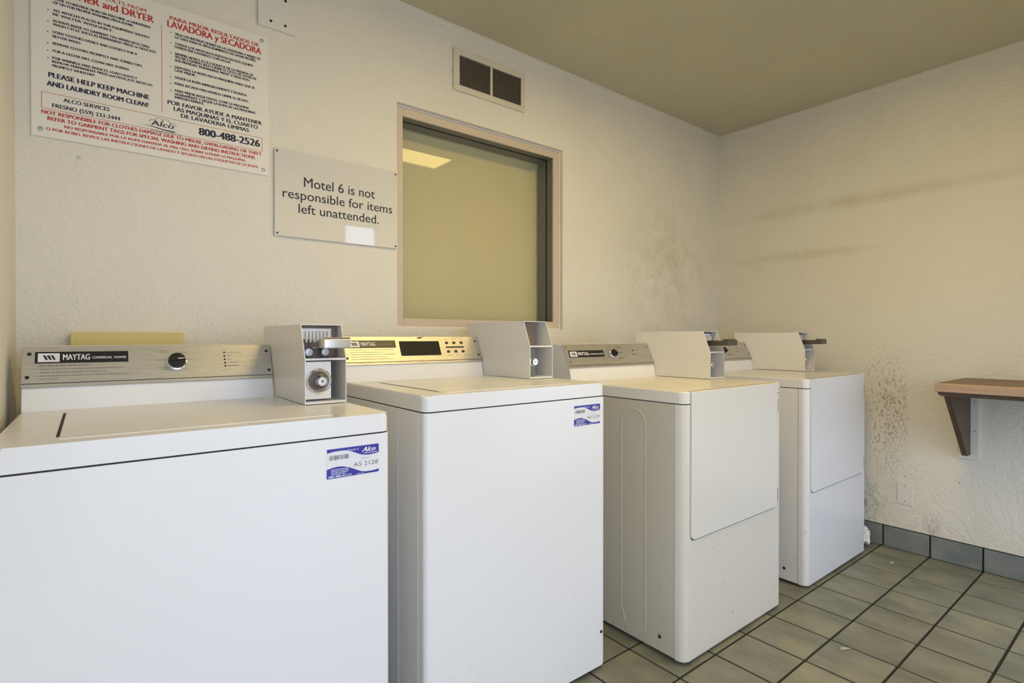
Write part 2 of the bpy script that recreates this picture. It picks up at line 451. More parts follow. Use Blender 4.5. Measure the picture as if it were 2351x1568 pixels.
# door frame round the opening
b = B()
box(b, (DOOR[0], YF-T+.01, 0), (DOOR[0]+.03, YF-.01, DOOR[3])); box(b, (DOOR[1]-.03, YF-T+.01, 0), (DOOR[1], YF-.01, DOOR[3])); box(b, (DOOR[0]+.03, YF-T+.01, DOOR[3]-.03), (DOOR[1]-.03, YF-.01, DOOR[3]))
struct('trim_2', b, 'frameface', smooth=False)

# ------------------------------------------------------------------ ceiling lamp (seen as a reflection in the window)
lamp = thing('ceiling_light', 'flush fluorescent ceiling light with a yellowish diffuser, seen only reflected in the window', 'ceiling light', (1.54, .665, ZC))
b = B(); x0, x1, y0, y1 = -.61, .61, -.155, .155
for a, c in (((x0, y0, -.022), (x1, y0+.02, 0)), ((x0, y1-.02, -.022), (x1, y1, 0)), ((x0, y0+.02, -.022), (x0+.02, y1-.02, 0)), ((x1-.02, y0+.02, -.022), (x1, y1-.02, 0))):
    box(b, a, c, .002)
link('frame', b, 'whiteplate', lamp)
em = bpy.data.materials.new('lamp_diffuser'); em.use_nodes = True
eb = em.node_tree.nodes['Principled BSDF']; eb.inputs['Base Color'].default_value = (.8, .8, .8, 1)
eb.inputs['Emission Color'].default_value = LAMP_COLOR; eb.inputs['Emission Strength'].default_value = LAMP_STRENGTH
b = B(); box(b, (x0+.02, y0+.02, -.012), (x1-.02, y1-.02, -.006)); link('diffuser', b, em, lamp)

# ------------------------------------------------------------------ laundry machines
def plan(w, d, r, y0=0.0):
    """plan outline, front at y=y0, rounded front corners; x from 0 to w"""
    return arc(r, y0+r, r, 180, 270) + arc(w-r, y0+r, r, 270, 360) + [(w, d), (0, d)]
class Frame:
    def __init__(s, o, u, v): s.o = Vector(o); s.u = Vector(u).normalized(); s.v = Vector(v).normalized(); s.n = s.u.cross(s.v)
    def __call__(s, u, v, h=0.0): return s.o+s.u*u+s.v*v+s.n*h

CON_W = .560           # console width
def console(root, H, w):
    """white sheet-metal console + brushed control panel. y: .535 base .. .655 back"""
    b = B()
    prism(b, [(.535, H-.001), (.549, H+.060), (.590, H+.152), (.655, H+.155), (.655, H-.001)], .004, .004+CON_W-.002, 'x', bev=.002, seg=2)
    o = link('console', b, 'enamel', root)
    fr = Frame((.003, .5465, H+.054), (1, 0, 0), (0, .041, .092))
    b = B()
    prism(b, [(0, 0), (CON_W, 0), (CON_W, .1075), (0, .1075)], 0, .004, 'z', bev=.001, seg=1)
    prism(b, [(0, .007), (CON_W, .007), (CON_W, .0082), (0, .0082)], .004, .0052, 'z')
    mt = Matrix.Translation(fr.o) @ Matrix((( *fr.u, 0), (*fr.v, 0), (*fr.n, 0), (0, 0, 0, 1))).transposed()
    bmesh.ops.transform(b, matrix=mt, verts=b.verts[:])
    p = link('control_panel', b, 'brushed', root)
    f2 = Frame(fr(0, 0, .0043), fr.u, fr.v)
    b = B(); quad(b, f2, 0, CON_W, .0090, .0104, .0011); link('trim_line', b, 'seam', p)
    return p, f2
def panel_v(dz):   # height above the lid -> distance along the panel
    return (dz-.054)*.1007/.092
def screws(p, f, pts, r=.0042, name='screw', m='black'):
    for i, (u, v) in enumerate(pts):
        b = B(); lathe(b, f(u, v, -.0005), f.n, [(0, .0035), (r*.6, .0033), (r, .0018), (r, 0)], 14)
        link(name, b, m, p)
def micro(b, f, u0, u1, v, h, seed, gap=.35):
    """print too small to read: a broken line of tiny dashes"""
    rnd = random.Random(seed); u = u0
    while u < u1:
        l = rnd.uniform(.004, .014); e = min(u+l, u1); quad(b, f, u, e, v, v+h, .0003); u = e+rnd.uniform(.0010, .0024)
def knob(p, f, u, v, r, ang=0.0):
    b = B(); lathe(b, f(u, v, 0), f.n, [(r*1.16, 0), (r*1.16, .003), (r*1.04, .004), (r*1.04, .0035)], 32)
    link('knob_ring', b, 'chrome', p)
    b = B(); lathe(b, f(u, v, .003), f.n, [(r, 0), (r, .004), (r*.93, .013), (r*.85, .0145), (0, .015)], 32)
    du, dv = math.cos(ang), math.sin(ang)
    # grip ridge
    pts = [(u-du*r*.9-dv*r*.22, v-dv*r*.9+du*r*.22), (u-du*r*.9+dv*r*.22, v-dv*r*.9-du*r*.22), (u+du*r*.9+dv*r*.18, v+dv*r*.9-du*r*.18), (u+du*r*.9-dv*r*.18, v+dv*r*.9+du*r*.18)]
    A = [b.verts.new(f(x, y, .014)) for x, y in pts]; Bv = [b.verts.new(f(u+(x-u)*.85, v+(y-v)*.85, .022)) for x, y in pts]
    b.faces.new(Bv)
    for i in range(4): b.faces.new((A[i], A[(i+1) % 4], Bv[(i+1) % 4], Bv[i]))
    k = link('knob', b, 'black', p)
    b = B(); g = lambda a, c, h=0: f(u+du*a-dv*c, v+dv*a+du*c, .0224)
    poly(b, g, [(r*.05, -r*.07), (r*.80, -r*.05), (r*.80, r*.05), (r*.05, r*.07)])
    link('pointer', b, 'whiteink', k)
def brand_plate(p, f, u0, u1, v0, v1, words, sub):
    b = B(); quad(b, f, u0, u1, v0, v1, .0004)
    pl = link('brand_plate', b, 'black', p)
    hh = v1-v0; b = B()
    lw = hh*1.35
    quad(b, f, u0+hh*.18, u0+hh*.18+lw, v0+hh*.1, v1-hh*.14, .0008)
    link('emblem', b, 'decal', pl)
    b = B()
    for k in range(3):   # slanted strokes of the emblem
        x = u0+hh*.18+lw*(.24+.18*k)
        poly(b, f, [(x+hh*.16, v0+hh*.28), (x+hh*.30, v0+hh*.28), (x+hh*.14, v1-hh*.32), (x-hh*.03, v1-hh*.32)], .0012)
    put_text(b, '', f, 0, 1, 0, 1)
    link('emblem_strokes', b, 'blackink', pl)
    b = B(); t0 = u0+hh*.18+lw+hh*.2
    put_text(b, words, f, t0, t0+(u1-t0)*.40, v0+hh*.26, hh*.50, .02, h=.0008)
    if sub: put_text(b, sub, f, t0+(u1-t0)*.435, u1-hh*.14, v0+hh*.33, hh*.20, .015, h=.0008)
    link('lettering', b, 'whiteink', pl)

def coin_box(root, H, x0, x1, slide=True, low='round'):
    f0 = .252; f1 = f0+.036; bk = .655; z1 = H+.118; z2 = H+.210; t = .0022
    prof = [(f0, H+.002), (f0, z1), (f1, z2), (bk, z2), (bk, H+.158), (.60, H+.158), (.5375, H+.002)]
    b = B()
    prism(b, prof, x0, x0+t, 'x'); prism(b, prof, x1-t, x1, 'x')
    box(b, (x0+t, f1-.001, z2-t), (x1-t, bk, z2))                      # top
    box(b, (x0+t, f0+.0008, H+.002), (x1-t, .53, H+.008))              # sill
    box(b, (x0+t, f0+.0012, z1-.0025), (x1-t, f0+.12, z1+.0025))       # divider
    box(b, (x0+t, .44, H+.008), (x1-t, .445, z2-t))                    # rear plate
    o = link('coin_box', b, 'coinbox', root)
    xm = (x0+x1)/2; w = x1-x0
    # lock face in the lower bay
    fw = .070; lx0 = x0+t+.001; lz0, lz1 = H+.013, z1-.006
    yf = f0+.014 if low == 'round' else f0+.022
    b = B(); box(b, (lx0, yf, lz0), (lx0+fw*(1 if low == 'round' else .62), yf+.05, lz1), .002)
    link('vault_face', b, 'coinbox' if low == 'round' else 'vault_grey', o)
    cx, cz = (lx0+fw*.52, (lz0+lz1)/2-.002) if low == 'round' else (lx0+fw*.38, (lz0+lz1)/2)
    R = .030 if low == 'round' else .013
    b = B(); lathe(b, (cx, yf, cz), (0, -1, 0), [(R+.003, 0), (R+.003, .004), (R, .0055), (R-.003, .004), (R-.0035, .001)], 36)
    link('lock_ring', b, 'chrome', o)
    if low == 'round':
        b = B(); lathe(b, (cx, yf, cz), (0, -1, 0), [(R-.003, .0022), (R*.75, .0015), (R*.45, .006), (R*.42, .010)], 36)
        link('lock_cup', b, 'darkmetal', o)
        cx += .005
    b = B(); lathe(b, (cx, yf, cz), (0, -1, 0), [(.0125, .002), (.0125, .016), (.011, .018), (.0075, .018), (.007, .0155), (.0028, .0155), (.0026, .012), (0, .012)], 30)
    link('lock_core', b, 'chrome', o)
    b = B(); disc(b, Frame((cx, yf-.0161, cz), (1, 0, 0), (0, 0, 1)), 0, 0, .0026); link('keyhole', b, 'blackink', o)
    b = B(); lathe(b, (x1-.022, f0+.075, H+.030), (0, -1, 0), [(0, .004), (.005, .004), (.007, 0)], 16); link('bolt', b, 'rubber', o)
    b = B(); lathe(b, (x0+.006, .585, z2), (0, 0, 1), [(.0035, -.001), (.0035, .003), (.0012, .0045), (0, .0045)], 12); link('top_stud', b, 'coinbox', o)
    # upper bay
    yb = f1+.030
    b = B(); box(b, (x0+t+.001, yb, z1+.003), (x1-t-(.001 if slide else .026), yb+.004, z2-.003))
    link('slide_backplate', b, 'brownmetal', o)
    if slide:
        b = B()    # coin-slot plate with six upright slots
        box(b, (x0+.010, yb-.008, z1+.052), (x1-.020, yb, z2-.010), .0015)
        for k in range(7):
            xx = x0+.020+k*(w-.052)/6
            box(b, (xx-.0014, yb-.020, z1+.044), (xx+.0014, yb-.006, z2-.018), .0005)
        link('slot_plate', b, 'coinbox', o)
        b = B()    # coin tray pushed out towards the user
        sx0, sx1 = x0+.030, x1-.016; zs = H+.150
        box(b, (sx0, f0-.052, zs-.003), (sx1, yb, zs+.019), .003)
        # end grip: a raised block with a hollow
        prism(b, [(f0-.068, zs-.002), (f0-.068, zs+.020), (f0-.060, zs+.026), (f0-.044, zs+.026), (f0-.040, zs+.018), (f0-.040, zs-.002)], sx0-.003, sx1+.003, 'x', bev=.002)
        link('coin_slide', b, 'darkmetal' if slide == 'dark' else 'chrome', o)  # dryer slides are the same chrome, their shade put into a dark colour
        for xx in (x0+.026, x1-.040):
            b = B(); lathe(b, (xx, yb, H+.136), (0, -1, 0), [(.013, 0), (.013, .014), (.010, .019), (0, .020)], 20)
            link('slide_guide', b, 'steelgrey', o)
    return o
def asset_label(root, x, z, code):
    f = Frame((x, -.0004, z), (1, 0, 0), (0, 0, 1)); w, h = .120, .0645
    F = lambda u, v, hh=0: f(u*w, v*h, hh)
    b = B(); poly(b, F, [(0, .02), (.015, 0), (.985, .02), (1, .05), (1, .97), (.985, 1), (.015, 1), (0, .98)], 0)
    lab = link('asset_label', b, 'decal', root)
    b = B()
    top = [(0, .98), (.012, .865), (.08, .895), (.17, .91), (.25, .912), (.32, .91), (.38, .90), (.46, .84), (.55, .77), (.63, .70), (.70, .67), (.78, .65), (.86, .655), (.94, .67), (1, .69), (1, .985), (.98, 1), (.02, 1)]
    bot = [(0, .03), (.015, 0), (.985, .005), (1, .03), (1, .105), (.88, .075), (.75, .075), (.66, .10), (.6, .145), (.5, .235), (.4, .315), (.3, .37), (.2, .385), (.1, .365), (0, .32)]
    poly(b, F, top, .0003); poly(b, F, bot, .0003)
    link('blue_bands', b, 'blue', lab)
    b = B()
    put_text(b, 'Alco', F, .66, .92, .775, .16, .02, h=.0006, slant=.25)
    quad(b, F, .70, .97, .715, .735, .0006)
    link('logo_lettering', b, 'whiteink', lab); b = B()
    put_text(b, 'Property of', F, .40, .60, .87, .07, h=.0006); link('owner_print', b, 'whiteink', lab); b = B()
    for k, (a, c) in enumerate(((.08, .40), (.07, .41), (.08, .39), (.08, .36))): micro2(b, F, a, c, .285-.055*k, .022, k)
    link('address_print', b, 'whiteink', lab); b = B()
    put_text(b, '800-488-ALCO', F, .03, .46, .025, .065, .02, h=.0006); link('phone_number', b, 'whiteink', lab); b = B()
    put_text(b, 'SERVICE', F, .56, .70, .02, .035, h=.0006)
    link('service_print', b, 'whiteink', lab)
    b = B(); rnd = random.Random(3); u = .045
    while u < .40:
        l = rnd.choice((.006, .010, .018)); quad(b, F, u, u+l, .62, .775, .0003); u += l+rnd.choice((.006, .009, .014))
    put_text(b, code, F, .50, .985, .295, .145, .0, h=.0003)
    put_text(b, 'ASSET NO', F, .65, .80, .53, .035, h=.0003)
    link('print', b, 'greyink', lab)
    return lab
def micro2(b, F, u0, u1, v, h, seed):
    rnd = random.Random(seed); u = u0
    while u < u1:
        l = rnd.uniform(.02, .06); e = min(u+l, u1); quad(b, F, u, e, v, v+h, .0006); u = e+.01
def feet(root, w, d):
    for x in (.05, w-.05):
        for y in (.05, d-.05):
            b = B(); lathe(b, (x, y, 0), (0, 0, 1), [(0, 0), (.019, 0), (.019, .006), (.008, .010), (.008, .022)], 18)
            link('leveling_foot', b, 'rubber', root)

def washer(loc, H, w, label, digital, code, sticker):
    """top-loading washer. origin at the front-left floor corner"""
    root = thing('washing_machine', label, 'washing machine', loc)
    cap = .042; d = .655
    b = B(); prism(b, plan(w, d, .014), .014, H-cap-.0035, 'z', bev=.003, seg=1, which='caps')
    # folded seams on the sides
    for x, s in ((0, -1), (w, 1)):
        for y in (.036, .150):
            box(b, (x+s*.0012-.0006, y-.0012, .02), (x+s*.0012+.0004, y+.0012, H-cap-.008))
    cab = link('cabinet', b, 'enamel', root)
    b = B(); prism(b, plan(w-.006, d-.004, .012, .003), H-cap-.0045, H-cap+.001, 'z')
    bmesh.ops.translate(b, verts=b.verts[:], vec=(.003, 0, 0)); link('seam_shadow_layer', b, 'seam', root)  # black layer painting the shadow in the seam under the top panel
    b = B(); prism(b, plan(w, d, .020), H-cap, H, 'z', bev=.010, seg=4, which='top')
    tp = link('top_panel', b, 'enamel', root)
    b = B(); dx0, dx1 = .088, CON_W+.004
    box(b, (dx0, .045, H-.004), (dx1, .505, H+.0012), .0012, 2)
    lid = link('lid', b, 'enamel', root)
    b = B(); box(b, (dx0-.0052, .075, H-.003), (dx0-.0002, .455, H+.0004)); link('lid_gap', b, 'seam', root)
    b = B()
    for a, c in (((dx1+.0002, .02, H-.003), (dx1+.0014, .505, H+.0003)),):
        box(b, a, c)
    link('lid_seam', b, 'greyink', root)
    p, f = console(root, H, w)
    pv = panel_v
    if not digital:
        brand_plate(p, f, .024, .208, pv(.1105), pv(.138), 'MAYTAG', 'COMMERCIAL  WASHER')
        b = B()
        for k, (a, c) in enumerate(((.032, .128), (.034, .200), (.034, .165), (.034, .208), (.034, .068))):
            micro(b, f, a, c, pv(.1035-.0078*k), .0013 if k else .0022, 20+k)
        for k in range(3): disc(b, f, .028, pv(.0965-.0085*k), .0008, .0003, 8)
        link('rules_print', b, 'greyink', p)
        for (a, c, z) in ((.276, .300, .136), (.279, .300, .131), (.322, .340, .132), (.268, .292, .1125), (.335, .353, .1125), (.272, .298, .092), (.280, .298, .087), (.324, .336, .092), (.326, .342, .087)):
            b = B(); micro(b, f, a, c, pv(z), .0013, int(z*1000)); link('dial_marking', b, 'greyink', p)
        for k, (z, l) in enumerate(((.1305, .038), (.1205, .012), (.111, .012), (.1015, .024), (.0925, .028))):
            b = B(); micro(b, f, .441, .441+l, pv(z)-.0008, .0016, 40+k); link('indicator_marking', b, 'greyink', p)
        knob(p, f, .322-.006, pv(.108), .0205, 0.05)
        for z in (.1305, .1205, .111, .1015, .0925):
            b = B(); lathe(b, f(.434, pv(z), 0), f.n, [(0, .002), (.0022, .0018), (.0026, 0)], 12); link('indicator_light', b, 'black', p)
        screws(p, f, [(.014, pv(.133)), (.011, pv(.078)), (CON_W-.012, pv(.133)), (CON_W-.010, pv(.077))])
    else:
        brand_plate(p, f, .017, .197, pv(.112), pv(.138), 'MAYTAG', '')
        b = B(); quad(b, f, .122, .188, pv(.122), pv(.125), .0012)
        for k in range(5): micro(b, f, .024, .185-.03*(k % 2), pv(.105-.008*k), .0012, 60+k)
        link('rules_print', b, 'greyink', p)
        for k in range(3):
            b = B(); micro(b, f, .406+.033*k, .420+.033*k, pv(.141), .0012, 70+k); link('button_marking', b, 'greyink', p)
            b = B(); micro(b, f, .408+.034*k, .424+.034*k, pv(.080), .0014, 80+k); link('button_marking', b, 'greyink', p)
        b = B(); box(b, (0, 0, 0), (.165, .056, .003), .0012)
        mt = Matrix.Translation(f(.212, pv(.083), 0)) @ Matrix(((*f.u, 0), (*f.v, 0), (*f.n, 0), (0, 0, 0, 1))).transposed()
        bmesh.ops.transform(b, matrix=mt, verts=b.verts[:]); link('display', b, 'display', p)
        for z in (.128, .095):
            for k in range(3):
                b = B(); box(b, (-.006, -.0045, 0), (.006, .0045, .0022), .001)
                mt = Matrix.Translation(f(.412+.0335*k, pv(z), 0)) @ Matrix(((*f.u, 0), (*f.v, 0), (*f.n, 0), (0, 0, 0, 1))).transposed()
                bmesh.ops.transform(b, matrix=mt, verts=b.verts[:]); link('button', b, 'black', p)
        b = B(); quad(b, f, .405, .487, pv(.109), pv(.114), .0006); link('divider_bar', b, 'blackink', p)
        b = B(); poly(b, f, [(.285, pv(.146)), (.298, pv(.1445)), (.316, pv(.1495)), (.296, pv(.150))], .0006); link('chipped_mark', b, 'blackink', p)
        screws(p, f, [(.010, pv(.078)), (CON_W-.014, pv(.134)), (CON_W-.012, pv(.080))])
    coin_box(root, H, CON_W+.0045, w-.006, slide=False if digital else 'chrome', low='small' if digital else 'round')
    asset_label(root, sticker[0]-loc[0], sticker[1], code)
    feet(root, w, d)
    if digital:
        b = B(); lathe(b, (w-.019, 0, .126), (0, -1, 0), [(0, .003), (.004, .003), (.0055, 0)], 14); link('screw', b, 'rubber', root)
    return root

def dryer(loc, label, paint, paint2):
    root = thing('clothes_dryer', label, 'clothes dryer', loc)
    H = .921; cap = .040; d = .655; w = .680; r = .026
    b = B()    # side and back body
    box(b, (0.001, .041, .014), (w-.001, d, H-cap-.0035), .0015, 1)
    # pressed stiffening rib on the sides
    for x in (0.001, w-.001):
        y0, y1, z0, z1 = .160, .270, .12, .845; rr = .05
        pts = [(x, y1-.02, .052), (x, y1, .12)] + [(x, a, c) for a, c in reversed(arc((y0+y1)/2, z1-.055, (y1-y0)/2, 0, 180, 12))][::-1] + [(x, y0, .06)]
        tube(b, pts, .0022, 8)
    cab = link('cabinet', b, 'cabinet_beige_shaded' if paint == 'enamel_dryer' else paint, root)  # nearer dryer gets the shade-darkened beige
    b = B(); prism(b, [(a*1, c) for a, c in plan(w-.006, d-.004, r-.003, .003)], H-cap-.0045, H-cap+.001, 'z'); bmesh.ops.translate(b, verts=b.verts[:], vec=(.003, 0, 0))
    link('seam_shadow_layer', b, 'seam', root)  # black layer standing in for the seam's shadow
    # front panel with a notch for the door
    dx0, dx1, dz0 = .036, w-.042, .420; g = .0050; dep = .022; rc = .022
    b = B(); zt = H-cap-.0035
    left = arc(r, r, r, 180, 270) + [(dx0-g, 0), (dx0-g, dep), (dx0-g, .038), (0, .038)]
    right = [(dx1+g, .038), (dx1+g, dep), (dx1+g, 0)] + arc(w-r, r, r, 270, 360) + [(w, .038)]
    prism(b, left, dz0-g, zt, 'z'); prism(b, right, dz0-g, zt, 'z')
    prism(b, arc(r, r, r, 180, 270) + arc(w-r, r, r, 270, 360) + [(w, .038), (0, .038)], .013, dz0-g, 'z', bev=.003, seg=2, which='bottom')
    box(b, (dx0-g, dep, dz0-g), (dx1+g, .038, zt))
    # filled-in rounded lower corners of the notch
    for cx, sgn in ((dx0-g, 1), (dx1+g, -1)):
        R = rc+g
        pts = [(cx, dz0-g)] + [(cx+sgn*(R-R*math.cos(math.radians(a))), dz0-g+R-R*math.sin(math.radians(a))) for a in range(0, 91, 15)]
        prism(b, pts, 0.0, dep, 'y')
    link('front_panel', b, paint, root)
    b = B(); box(b, (dx0-g+.0002, dep-.0012, dz0-g+.0002), (dx1+g-.0002, dep-.0002, zt+.02)); link('door_gap_shade', b, 'seam', root)  # black sheet behind the door gap, painting its shade
    # top panel, notched for the door
    tp = [(w, d), (0, d)] + arc(r, r, r, 180, 270) + [(dx0-g, 0), (dx0-g, dep-.002), (dx1+g, dep-.002), (dx1+g, 0)] + arc(w-r, r, r, 270, 360)
    b = B(); prism(b, tp, H-cap, H, 'z', bev=.006, seg=3, which='top'); link('top_panel', b, paint2, root)
    # door
    pts = [(dx0, H-.001), (dx0, dz0+rc)] + arc(dx0+rc, dz0+rc, rc, 180, 270)[1:] + arc(dx1-rc, dz0+rc, rc, 270, 360) + [(dx1, H-.001)]
    b = B(); prism(b, pts, -.0035, dep-.004, 'y', bev=.002, seg=3, which='caps')
    dr = link('door', b, paint2, root)
    for z in (.83, .468):
        b = B(); box(b, (dx1-.003, -.0045, z-.026), (dx1+.0045, .004, z+.026), .001); link('hinge', b, 'steelgrey', dr)
    b = B(); box(b, (dx1-.002, -.002, .893), (dx1+.008, .010, .896)); link('door_notch', b, 'seam', dr)
    p, f = console(root, H, w); pv = panel_v
    brand_plate(p, f, .018, .232, pv(.097), pv(.125), 'MAYTAG', 'COMMERCIAL DRYER')
    knob(p, f, .300-.008, pv(.109), .0165, 1.9)
    for z in (.135, .110, .086):
        b = B(); micro(b, f, .318, .362, pv(z), .0018, int(z*1e3)); micro(b, f, .320, .358, pv(z)+.003, .0018, int(z*2e3)); link('dial_marking', b, 'greyink', p)
    for z in (.120, .103):
        b = B(); micro(b, f, .440, .472, pv(z), .0014, int(z*1e3)); link('indicator_marking', b, 'greyink', p)
    for z in (.121, .104):
        b = B(); lathe(b, f(.433, pv(z), 0), f.n, [(0, .002), (.0026, .0018), (.003, 0)], 12); link('indicator_light', b, 'black', p)
    screws(p, f, [(.011, pv(.140)), (.014, pv(.080)), (CON_W-.016, pv(.138)), (CON_W-.012, pv(.086))], m='greyink')
    coin_box(root, H, CON_W+.0045, w-.002, slide='dark', low='small')
    feet(root, w, d)
    for k, (y, z) in enumerate(((.098, .065),)):
        b = B(); lathe(b, (.001, y, z), (-1, 0, 0), [(0, .003), (.005, .0025), (.007, 0)], 12); link('bolt', b, 'rubber', root)
    return root
w1 = washer((-.128, 1.160, 0), .928, .680, 'white top-loading washer nearest the camera, with a dial and chrome coin slide', False, 'AS 2128', (.404, .7955))
w2 = washer((.674, 1.215, 0), .953, .680, 'white washer with a black digital display on its control panel, below the window', True, 'AS 2129', (1.208, .8208))
w2.rotation_euler = (0, 0, 0)
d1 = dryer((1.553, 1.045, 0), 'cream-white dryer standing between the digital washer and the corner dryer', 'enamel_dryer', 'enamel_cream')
dryer_group = 'coin-operated dryers along the back wall'
d1['group'] = dryer_group
d2 = dryer((2.457, 1.040, 0), 'white dryer at the far end of the row, next to the right wall', 'enamel_far', 'enamel_far')
d2['group'] = dryer_group

# ------------------------------------------------------------------ signs on the back wall
def zx(px, py):    # point of the back wall seen at that spot of the instruction sign
    x = (px-1175.5)/1234.6; y = (784-py)/1234.6
    c, s = math.cos(-.0071), math.sin(-.0071); zz = c-y*s; yy = s+y*c
    c, s = math.cos(.6677), math.sin(.6677); X = zz*s+x*c; Y = zz*c-x*s
    t = YB/Y; return X*t, yy*t+CAM_H
sg = thing('instruction_sign', 'large white bilingual laundry instruction sign with red and navy lettering', 'sign', (.1845, YB, 1.655))
SX0, SX1, SZ0, SZ1 = -.119, .488, 1.655, 2.125
b = B(); box(b, (SX0-.1845, -.006, 0), (SX1-.1845, -.0005, SZ1-SZ0), .001, 1); link('board', b, 'signboard', sg)
F = lambda u, v, h=0: Vector((u-.1845, -.0063-h, v-1.655))
q = lambda x, y: zx(60+x/3.9207, y/3.9207)
navy, red = B(), B()
def line(bm, s, a, c, cap, bold=0.0):
    (u0, v0), (u1, v1) = q(*a), q(*c); vb = (v0+v1)/2
    mx = (a[0]+c[0])/2; my = (a[1]+c[1])/2
    ch = q(mx, my-cap)[1]-q(mx, my)[1]
    put_text(bm, s, F, u0, u1, vb, ch, bold)
line(red, 'FOR BEST RESULTS FROM', (300, -105), (1080, 113), 33, .02)
line(red, 'WASHER and DRYER', (230, -55), (1150, 214), 62, .035)
L = [('REFER TO INSTRUCTION ON MACHINE or UNDERSIDE', (240, 22), (1120, 252)), ('OF LID FOR PROPER WASHING PROCEDURE.', (240, 50), (970, 243)),
     ('ALL ARTICLES PLACED IN THIS EQUIPMENT SHOULD', (243, 122), (1110, 345)), ('BE WATER WASHABLE.', (240, 152), (785, 290)),
     ('ALWAYS REFER TO GARMENT TAG WHEN SELECTING', (240, 216), (1110, 432)), ('WASH CYCLE SUCH AS PERMANENT PRESS or DELICATE', (240, 246), (1167, 480)),
     ('LOAD CLOTHES EVENLY AND LOOSELY FOR A', (240, 315), (1000, 497)), ('BETTER WASH.', (240, 345), (495, 407)),
     ('REMOVE CLOTHES PROMPTLY AND TUMBLE DRY.', (240, 415), (1050, 607)), ('FOR A FASTER DRY, CLEAN LINT SCREEN.', (240, 480), (930, 640)),
     ('FOR WRINKLE FREE RESULTS, LOAD LIGHTLY', (235, 545), (1000, 716)), ('REMOVE PERMANENT PRESS and DELICATE ARTICLES', (235, 580), (1137, 778)), ('PROMPTLY WHEN DRY.', (235, 610), (625, 695)),
     ('SIGA LAS INSTRUCCIONES DE LA LAVADORA Y ABAJO DE', (1338, 328), (2107, 545)), ('LA TAPA PARA EL PROCEDIMIENTO DE LAVAR PROPIO.', (1335, 356), (2067, 562)),
     ('TODOS LOS ARTICULOS PUESTOS EN ESTE EQUIPO', (1335, 415), (2040, 605)), ('DEBEN SER LAVABLES CON AGUA.', (1335, 442), (1843, 578)),
     ('SIEMPRE REVICE A LA ETIQUETA DE LA PRENDA DE', (1335, 506), (2042, 690)), ('VESTIR CUANDO SELECCIONE EL CICLO DE LAVAR DE', (1335, 535), (2070, 722)), ('SUS PRENDAS "PERMANENT PRESS" Y DELICADO.', (1335, 562), (2012, 737)),
     ('DEPOSITE LA ROPA EN LA MAQUINA PARA QUE SE', (1335, 625), (2055, 805)), ('LAVE MEJOR.', (1335, 652), (1525, 694)),
     ('SAQUE LA ROPA INMEDIATAMENTE Y SEQUELA.', (1335, 716), (1987, 872)), ('PARA SECADO MAS RAPIDO LIMPIE EL FILTRO.', (1335, 776), (2000, 922)),
     ('PARA MEJOR RESULTADOS, LLENE LA MAQUINA', (1335, 835), (2002, 985)), ('LIGERAMENTE Y SAQUE LA ROPA DE LAS MAQUINAS', (1335, 865), (2062, 1030)), ('INMEDIATAMENTE.', (1335, 891), (1602, 950))]
for s, a, c in L: line(navy, s, a, c, 21, .06)
line(navy, 'PLEASE HELP KEEP MACHINE', (200, 706), (1110, 896), 42, 0.052)
line(navy, 'AND LAUNDRY ROOM CLEAN!', (185, 782), (1100, 966), 42, 0.052)
line(navy, 'ALCO SERVICES', (335, 928), (752, 1006), 34, 0.037)
line(navy, 'FRESNO (559) 233-2444', (235, 985), (847, 1080), 34, 0.037)
line(navy, '800-488-2526', (1550, 1215), (2102, 1330), 62, 0.052)
line(navy, 'POR FAVOR AYUDE A MANTENER', (1270, 940), (2118, 1130), 33, 0.050)
line(navy, 'LAS MAQUINAS Y EL CUARTO', (1325, 1003), (2082, 1165), 33, 0.050)
line(navy, 'DE LAVADERIA LIMPIAS', (1390, 1065), (2003, 1192), 33, 0.050)
line(red, 'PARA MEJOR RESULTADOS DE', (1290, 187), (2092, 425), 32, 0.042)
line(red, 'LAVADORA y SECADORA', (1268, 245), (2113, 498), 56, .035)
line(red, 'NOT RESPONSIBLE FOR CLOTHES DAMAGE DUE TO MISUSE, OVERLOADING OR THEFT', (137, 1027), (2116, 1403), 30, 0.052)
line(red, 'REFER TO GARMENT TAGS FOR SPECIAL WASHING AND DRYING INSTRUCTIONS.', (192, 1088), (2062, 1435), 30, 0.052)
line(red, 'NO RESPONSABLE POR LA ROPA DANADA AL MAL USO, SOBRE LLENAR LA MAQUINA,', (345, 1163), (1977, 1458), 23, .05)
line(red, 'O POR ROBO. REVICE LAS INSTRUCCIONES DE LAVADO Y SECADO EN LAS ETIQUETAS DE SU ROPA.', (180, 1178), (2090, 1517), 23, .05)
for (x, y) in ((198, 97), (198, 196), (194, 293), (194, 394), (196, 459), (198, 527), (1300, 300), (1300, 393), (1300, 484), (1298, 604), (1299, 695), (1299, 757), (1300, 820)):
    u, v = q(x, y); disc(navy, F, u, v, .0016, 0, 10)
(u0, v1), (_, v0) = q(137, 825), q(137, 975); u1 = q(2122, 1300)[0]
rect_line(red, F, u0, u1, v0, v1, .0012)
u, va = q(1218, 235); _, vb = q(1218, 1015); quad(red, F, u-.0006, u+.0006, vb, va)
